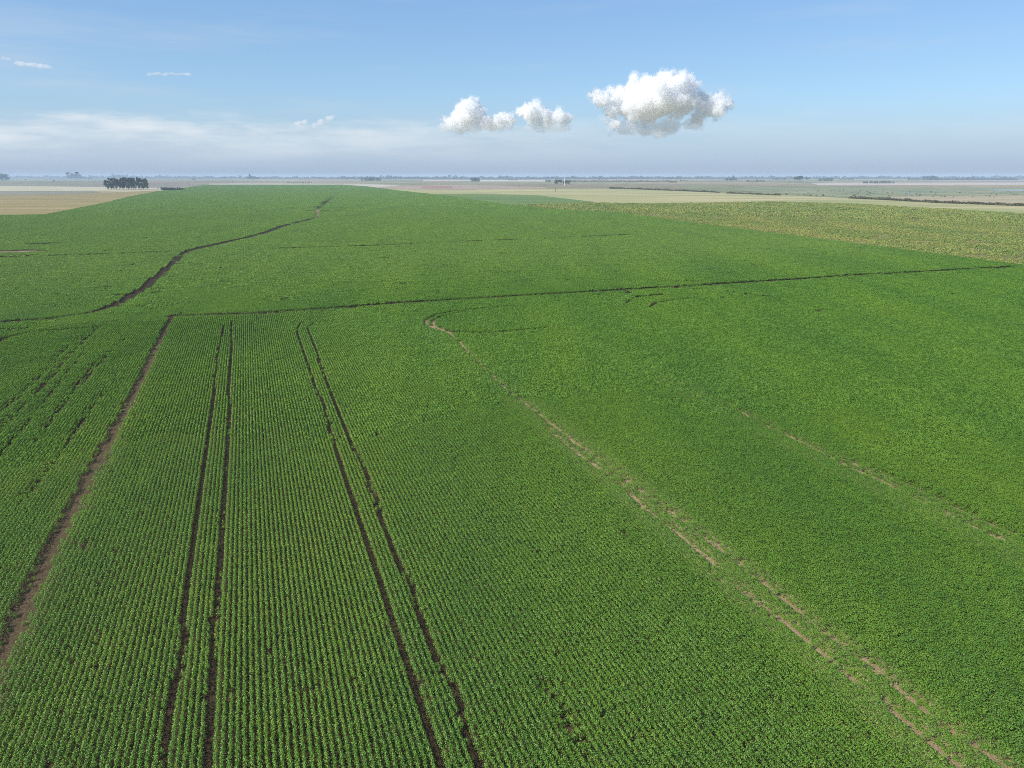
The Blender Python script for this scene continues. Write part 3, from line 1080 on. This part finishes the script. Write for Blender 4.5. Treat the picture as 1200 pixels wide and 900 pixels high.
# the tall grove by the corner of the soy field
grove(124, 174, 222.6, 12.2, 24, 'tall', 'tall dark eucalyptus in the big grove at the soy field corner', 'tall eucalyptus grove beside the soy field', 1.0, 0.05, True)
grove(0, 8.5, 212.2, 6.3, 5, 'round', 'bluish round tree in the grove cut by the left picture edge', 'grove at the far left edge', 1.0, 0.03)
grove(61, 64, 213.6, 2.4, 1, 'round', 'left of two small dark lone trees left of the tall grove', None, 1.2)
grove(67.5, 70.5, 213.6, 2.2, 1, 'round', 'right of two small dark lone trees left of the tall grove', None, 1.1)
grove(30, 31, 212.5, 3.0, 1, 'tall', 'thin lone tree standing near the far left grove', None, 0.8)
grove(80, 96, 210.0, 6.0, 10, 'tall', 'blue-grey tall tree in the far grove left of the big grove', 'far grove of tall trees', 1.5, 0.03)
grove(95, 108, 210.0, 2.4, 7, 'round', 'low tree trailing right from the far tall grove', 'low trees beside the far grove', 1.2, 0.03)
grove(132, 150, 209.3, 4.2, 9, 'tall', 'hazy tree peeping over the big eucalyptus grove', 'hazy trees behind the big grove', 1.3, 0.03)
grove(154, 168, 209.2, 3.0, 7, 'round', 'hazy low tree right behind the big eucalyptus grove', 'low hazy trees behind the big grove', 1.3, 0.03)
grove(187, 197, 209.2, 3.4, 5, 'round', 'hazy tree above the dark low hedge', 'hazy trees above the hedge', 1.2, 0.03)
grove(226, 230, 211.8, 3.0, 2, 'round', 'pale green tree beyond the right end of the hedge', 'pale pair of trees beyond the hedge', 1.0, 0.02)
grove(260, 277, 209.3, 2.6, 8, 'round', 'small tree in the row on the horizon left of the farmstead trees', 'short horizon tree row', 1.3, 0.02)
grove(280, 283, 209.3, 3.2, 2, 'round', 'tree of the dark pair on the horizon left of the farmstead trees', 'dark horizon pair', 1.2, 0.02)
grove(290, 303, 210.4, 3.4, 8, 'round', 'dark tree of the farmstead clump on the far left horizon', 'farmstead clump', 1.3, 0.02)
grove(292, 294.5, 210.4, 6.0, 1, 'tall', 'tallest tree of the farmstead clump on the far left horizon', None, 1.3)
grove(424, 447, 212.6, 4.0, 13, 'round', 'dark tree in the wide clump beyond the soy field end', 'wide clump beyond the soy field', 1.3, 0.05)
grove(446, 458, 209.6, 3.6, 5, 'tall', 'hazy tree right of the wide clump beyond the soy field', 'hazy trees by the wide clump', 1.4, 0.02)
grove(464, 472, 209.6, 3.8, 3, 'tall', 'one of three upright trees right of the wide clump', 'three upright trees', 1.3, 0.02)
grove(524, 535, 209.3, 4.2, 4, 'tall', 'upright lone tree standing clear on the middle horizon', 'upright trees on the middle horizon', 1.2, 0.02)
grove(552, 562, 213.3, 4.8, 8, 'round', 'dark tree in the compact clump left of the pale strip', 'compact clump in mid horizon', 1.2, 0.03)
grove(584, 597, 209.8, 3.4, 7, 'round', 'hazy tree in the raised clump on the middle horizon', 'raised hazy clump', 1.3, 0.02)
grove(596, 607, 211.8, 1.9, 6, 'round', 'low dark tree below the raised clump on the horizon', 'low dark clump', 1.3, 0.02)
grove(640, 645, 214, 3.0, 3, 'round', 'small tree just left of the white mast grove', 'trees left of the mast grove', 1.2, 0.02)
grove(650, 668, 216.2, 5.4, 12, 'tall', 'blue-grey tree in the grove around the white mast', 'mast grove', 1.5, 0.05, True)
grove(670.5, 673.5, 209.3, 3.8, 2, 'round', 'hazy tree forming the horizon bump right of the mast', 'horizon bump trees', 1.4, 0.02)
grove(736, 745, 209.6, 3.4, 4, 'round', 'hazy tree of the bump at the right of the middle horizon', 'second horizon bump trees', 1.4, 0.02)
grove(776, 797, 210.4, 3.2, 10, 'round', 'hazy tree of the long grove above the two dark hedges', 'long hazy grove', 1.4, 0.02)
grove(783, 794, 214.4, 1.8, 7, 'round', 'low dark tree of the nearer left hedge clump', 'nearer left dark clump', 1.3, 0.02)
grove(796, 806, 212.5, 1.8, 6, 'round', 'low dark tree of the farther right hedge clump', 'farther right dark clump', 1.3, 0.02)
grove(816, 822, 209.8, 3.4, 3, 'round', 'hazy tree in the little peak right of the long grove', 'little peak trees', 1.3, 0.02)
grove(827, 834, 209.4, 2.8, 5, 'round', 'hazy tree in the small mound on the right horizon', 'small mound trees', 1.3, 0.02)
grove(849, 864, 212.0, 3.0, 10, 'round', 'blue tree in the broad clump with one tall tree', 'broad blue clump', 1.3, 0.02)
grove(856.5, 859.5, 211.6, 5.6, 1, 'round', 'single tall tree rising over the broad blue clump', None, 0.9)
grove(874, 897, 213.4, 2.0, 13, 'round', 'low dark tree in the long belt with a small peak', 'long dark belt', 1.3, 0.02)
grove(885, 887, 213.2, 4.0, 1, 'round', 'peak tree standing in the long dark belt', None, 0.9)
grove(930, 941, 214.2, 6.8, 5, 'flat', 'flat-topped umbrella tree of the group on the right plain', 'umbrella tree group', 0.9, 0.02, True)
grove(945, 948, 214.2, 6.6, 1, 'flat', 'lone umbrella tree with bare trunk right of its group', None, 0.6, 0.0, True)
grove(923, 927, 214.4, 2.0, 2, 'round', 'small shrubby tree left of the umbrella trees', 'shrubby pair left of umbrella trees', 1.3, 0.02)
grove(959, 976, 212.8, 4.0, 10, 'round', 'green-blue tree in the grove right of the umbrella trees', 'grove right of the umbrella trees', 1.2, 0.02, dip=0.2)
grove(984, 1001, 211.4, 2.0, 8, 'round', 'low hazy tree left of the long dark windbreak', 'low hazy clump', 1.3, 0.02)
grove(1011, 1048, 215.3, 2.6, 22, 'round', 'dark tree in the long windbreak on the right plain', 'long dark windbreak', 1.3, 0.03)
grove(1025, 1042, 210.0, 3.0, 9, 'round', 'hazy tree on the horizon above the dark windbreak', 'hazy trees above the windbreak', 1.3, 0.02)
grove(1063, 1081, 211.6, 2.6, 9, 'round', 'hazy low tree right of the dark windbreak', 'hazy clump right of the windbreak', 1.3, 0.02)
grove(1081, 1097, 211.7, 4.2, 9, 'round', 'hazy tree of the tallest grove on the right horizon', 'tallest grove of the right horizon', 1.3, 0.02)
grove(1129, 1141, 211.2, 3.2, 6, 'round', 'hazy tree of the small grove near the right edge', 'small grove near the right edge', 1.3, 0.02)
grove(336, 366, 214.6, 1.7, 14, 'round', 'low dark tree of the thin belt just past the soy field end', 'thin belt past the soy field', 1.4, 0.02)
grove(700, 712, 211.6, 2.0, 6, 'round', 'low hazy tree right of the mast grove on the plain', 'low hazy clump right of the mast', 1.3, 0.02)
grove(905, 921, 211.4, 2.2, 8, 'round', 'low hazy tree between the dark belt and the umbrella trees', 'low hazy clump by the umbrella trees', 1.3, 0.02)
grove(649.3, 651.2, 225.6, 4.8, 1, 'round', 'narrow dark tree alone in the pale straw pasture', None, 0.33, 0.0, True, name='cypress_tree')


def belt(name, x0, x1, base, hpx, wob, label, kind, mat, per_px=9, leafk=0.5, cat='trees', wide=0.6, pts=None, parts=None):
    """A run of foliage along a line, drawn as leaf blades round an uneven ridge."""
    vs, fs = [], []
    rnd = random.Random(int(x0 * 13 + base * 7))
    n = int(abs(x1 - x0) * per_px)
    ph = rnd.uniform(0, 9)
    for i in range(n):
        f = rnd.random()
        x = x0 + (x1 - x0) * f
        if pts:
            y = np.interp(x, [p[0] for p in pts], [p[1] for p in pts])
        else:
            y = base
        env = 0.62 + 0.38 * math.sin(x * .41 + ph) * math.sin(x * .173 + 1.3 * ph) + wob * math.sin(x * 1.9 + ph)
        env = max(0.12, env)
        h = px_h(x, y, hpx)
        g = gp(x, y)
        g = g + np.array((rnd.gauss(0, 1), rnd.gauss(0, 1))) * h * wide
        c = Vector((g[0], g[1], cell_z(g[0], g[1]) + h * env * rnd.random() ** .8))
        nn = Vector((rnd.gauss(0, 1), rnd.gauss(0, 1), rnd.gauss(0, 1) + .4)).normalized()
        t = nn.orthogonal().normalized()
        t.rotate(Matrix.Rotation(rnd.uniform(0, 6.28), 3, nn))
        b = nn.cross(t)
        s = h * leafk * rnd.uniform(.5, 1.2)
        k = len(vs)
        vs += [tuple(c - t * s), tuple(c + b * s * .7), tuple(c + t * s), tuple(c - b * s * .7)]
        fs.append((k, k + 1, k + 2, k + 3))
    o = mesh_obj(name, vs, fs, mat)
    return tag(o, label, cat, kind=kind)


belt('hedge', 191, 212, 222.8, 3.2, 0.05, 'dark dense hedge at the far left end of the soy field', None, M_euc, 40, 0.22, 'hedge')
belt('distant_treeline', -60, 250, 209.2, 2.3, 0.3, 'hazy tree line along the left horizon', 'stuff', M_euc, 8)
belt('distant_treeline', 250, 440, 209.4, 2.0, 0.3, 'hazy tree line between the farmstead clump and the wide clump', 'stuff', M_euc, 8)
belt('distant_treeline', 400, 760, 209.7, 2.4, 0.3, 'dark hazy tree line along the middle horizon', 'stuff', M_euc, 10)
belt('distant_treeline', 740, 1260, 209.6, 2.3, 0.3, 'hazy tree line along the right horizon', 'stuff', M_euc, 9)
belt('distant_treeline', 1096, 1190, 211.0, 2.0, 0.3, 'darker nearer tree line at the right end of the horizon', 'stuff', M_euc, 10)
belt('field_hedge', 660, 790, 212.9, 1.2, 0.3, 'thin dark hedge on the plain right of the mast grove', None, M_euc, 12, 0.5, 'hedge')
belt('field_hedge', 715, 843, 0, 1.6, 0.25, 'long dark ditch hedge behind the straw pasture', None, M_dry, 34, 0.4, 'hedge', pts=[(715, 221), (750, 222), (800, 224), (845, 226)])
belt('field_hedge', 851, 913, 0, 1.6, 0.3, 'short broken ditch hedge right of the gap', None, M_dry, 34, 0.4, 'hedge', pts=[(850, 226.6), (900, 228.6), (915, 229.2)])
belt('field_hedge', 997, 1260, 0, 2.2, 0.25, 'dark ditch hedge across the right pasture', None, M_dry, 40, 0.4, 'hedge', pts=[(997, 232.6), (1050, 235), (1100, 238), (1150, 239.8), (1200, 241.6), (1260, 244)])
belt('weed_patch_bush', 907, 922, 238.0, 1.6, 0.1, 'dark bush clump at the top edge of the weedy field', None, M_bush, 40, 0.4, 'bush')

# shrubs dotted over the marsh, one each
SHR = []
for v in range(4):
    cl = [(rt.uniform(-.5, .5), rt.uniform(-.5, .5), rt.uniform(.2, .6), rt.uniform(.3, .5), rt.uniform(.25, .4)) for _ in range(5)]
    cv, cf = crown_geo(rt, cl, 0.22, 26)
    me = bpy.data.meshes.new('marsh_shrub')
    me.from_pydata(cv, [], cf)
    me.materials.append(M_dry)
    SHR.append(me)
for i in range(150):
    x = rt.uniform(905, 1200)
    y = min(rt.uniform(223.2, 231.8), 227.5 + (x - 900) * 0.035)
    if x > 1100 and rt.random() < .5:
        continue
    g = gp(x, y)
    o = bpy.data.objects.new('marsh_shrub', SHR[i % 4])
    COL.objects.link(o)
    s = rt.uniform(0.9, 2.4)
    o.location = (g[0], g[1], float(cell_z(g[0], g[1])) + 0.1)
    o.rotation_euler = (0, 0, rt.uniform(0, 6.28))
    o.scale = (s * 1.3, s * 1.3, s)
    tag(o, 'small dark shrub dotted over the grey-green marsh', 'shrub', 'marsh shrubs')


# white mast in the grove
def mast():
    g = gp(661.3, 218)
    h = px_h(661.3, 218, 9.0)
    z = float(cell_z(g[0], g[1]))
    root = bpy.data.objects.new('radio_mast', None)
    COL.objects.link(root)
    root.location = (g[0], g[1], z)
    tag(root, 'slim white mast standing before the blue-grey grove', 'mast')
    mw, nt, bs = new_mat('white_paint')
    bs.inputs['Base Color'].default_value = (0.8, 0.8, 0.78, 1)
    mc, nt, bs = new_mat('concrete')
    bs.inputs['Base Color'].default_value = (0.4, 0.39, 0.36, 1)
    v, f = tube([(0, 0, 0.5), (0, 0, h * .5), (0, 0, h)], (1.1, 0.9, 0.6), 10)
    mesh_obj('pole', v, f, mw, root)
    v, f = tube([(0, 0, -0.5), (0, 0, 0.5)], (2.4, 2.2), 8)
    mesh_obj('base', v, f, mc, root)
    for zf in (0.82, 0.93):
        v, f = tube([(0, 0, h * zf), (0, 0, h * zf + 1.6)], (1.5, 1.5), 10)
        mesh_obj('antenna', v, f, mw, root)


mast()


# ------------------------------------------------------------------ clouds
CD = 14000.0
CK = CD / FPX * 1.03                      # metres per picture pixel at the clouds


def at(px, py, y=CD):
    d = ray(px, py)
    return Vector((d.x * y / d.y, y, H + d.z * y / d.y))


def droplets(name, dens, zb=None, zt=None):
    m = bpy.data.materials.new(name)
    m.use_nodes = True
    nt = m.node_tree
    nt.nodes.clear()
    out = N(nt, 'ShaderNodeOutputMaterial')
    pv = N(nt, 'ShaderNodeVolumePrincipled')
    pv.inputs['Color'].default_value = (1.0, 1.0, 1.0, 1)
    pv.inputs['Anisotropy'].default_value = 0.25
    pv.inputs['Density'].default_value = dens
    if zb is not None:                                    # thinner towards the base
        g = N(nt, 'ShaderNodeNewGeometry')
        sp = N(nt, 'ShaderNodeSeparateXYZ')
        nt.links.new(g.outputs['Position'], sp.inputs[0])
        nt.links.new(mapr(nt, sp.outputs[2], zb, zb + 0.5 * (zt - zb), 0.2 * dens, dens), pv.inputs['Density'])
    nt.links.new(pv.outputs[0], out.inputs['Volume'])
    return m


def billow(name, puffs, mat, seed, sub, disp, voxel, grow=1.0, squash=1.0):
    """Overlapping puffs fused into one skin and roughened at three sizes."""
    rnd = random.Random(seed)
    k = CK
    bm = bmesh.new()

    def ball(c, r):
        bmesh.ops.create_icosphere(bm, subdivisions=2, radius=r, matrix=Matrix.Translation(c) @ Matrix.Diagonal((1, 1, squash, 1)))
    for (x, y, r) in puffs:
        c = at(x, y)
        c.y += rnd.uniform(-.5, .5) * r * k
        ball(c, r * k * .84 * grow)
        for _ in range(sub):
            n = Vector((rnd.gauss(0, 1), rnd.gauss(0, 1), rnd.gauss(0.25, 1))).normalized()
            n.z *= squash
            ball(c + n * r * k * grow * rnd.uniform(.68, .98), r * k * grow * rnd.uniform(.16, .36))
    me = bpy.data.meshes.new(name)
    bm.to_mesh(me)
    bm.free()
    o = bpy.data.objects.new(name, me)
    COL.objects.link(o)
    me.materials.append(mat)
    rm = o.modifiers.new('fuse', 'REMESH')
    rm.mode = 'VOXEL'
    rm.voxel_size = voxel * k
    for sz, st in ((9.0, disp), (3.4, disp * .6), (1.3, disp * .3)):
        tx = bpy.data.textures.new(name + '_billow', 'CLOUDS')
        tx.noise_scale = sz * k
        tx.noise_depth = 3
        md = o.modifiers.new('billow', 'DISPLACE')
        md.texture = tx
        md.texture_coords = 'GLOBAL'
        md.strength = st * k
        md.mid_level = 0.5
    return o


def cumulus(core, base, label, seed, disp=6.5):
    zb = at(600, max(p[1] + p[2] * .8 for p in core)).z
    zt = at(600, min(p[1] - p[2] for p in core)).z
    o = billow('cumulus_cloud', core, droplets('cloud_droplets', 0.0125, zb, zt), seed, 14, disp, 0.6, 0.97)
    tag(o, label, 'cloud')
    f = billow('fringe', core, droplets('fringe_droplets', 0.0050, zb, zt), seed, 14, disp * 2.5, 0.7, 1.03)
    f.parent = o
    b = billow('base', base, droplets('base_droplets', 0.0026), seed + 90, 10, disp * .9, 0.9, 1.0, 0.6)
    b.parent = o


cumulus([(775, 112, 25), (748, 117, 21), (797, 109, 19), (779, 97, 13), (758, 103, 15), (725, 112, 12), (706, 116, 10), (698, 112, 6),
         (716, 130, 9), (720, 147, 8), (713, 156, 6), (762, 127, 18), (800, 119, 17), (826, 121, 13), (844, 122, 11), (856, 122, 6),
         (838, 130, 9), (818, 137, 9), (735, 124, 13)],
        [(735, 150, 14), (757, 149, 18), (785, 148, 18), (810, 146, 14), (770, 156, 12), (715, 140, 12), (868, 126, 4)],
        'largest white cumulus cloud, right of the middle', 3)
cumulus([(548, 129, 14), (541, 136, 13), (560, 135, 11), (529, 146, 8), (521, 151, 5), (543, 145, 11), (584, 143, 10), (592, 140, 8), (577, 147, 8), (570, 144, 7), (524, 145, 8), (519, 148, 6), (598, 142, 7)],
        [(540, 152, 10), (556, 149, 12), (572, 148, 10), (590, 148, 8)],
        'two-humped white cumulus cloud, leftmost of the three', 5, 5.2)
cumulus([(622, 133, 11), (618, 127, 8), (628, 127, 8), (638, 136, 10), (651, 138, 8), (662, 141, 5), (627, 143, 8), (640, 143, 8), (612, 131, 7), (664, 140, 7), (657, 138, 9)],
        [(630, 150, 11), (647, 148, 13), (662, 149, 9), (618, 151, 7)],
        'smallest white cumulus cloud, between the other two', 8, 4.8)


def wisp(puffs, dens, label, seed, disp, squash):
    o = billow('wisp_cloud', puffs, droplets('wisp_droplets', dens), seed, 8, disp, 0.7, 1.0, squash)
    tag(o, label, 'cloud')


wisp([(350, 145, 5), (357, 143, 4), (377, 143, 5), (385, 139, 5), (391, 137, 3), (370, 147, 4)], 0.008, 'small ragged cloud wisps left of the cumulus', 11, 3.0, 0.8)
wisp([(x, 86 + (x % 3) * .6, 3.8) for x in range(176, 225, 5)], 0.005, 'thin flat streak of cloud high at the left', 13, 2.6, 0.45)
wisp([(x, 74 + (x - 20) * .12, 4.4) for x in range(20, 58, 4)] + [(4, 68, 3), (9, 69, 3)], 0.005, 'thin cloud shred near the left picture edge', 15, 2.8, 0.6)
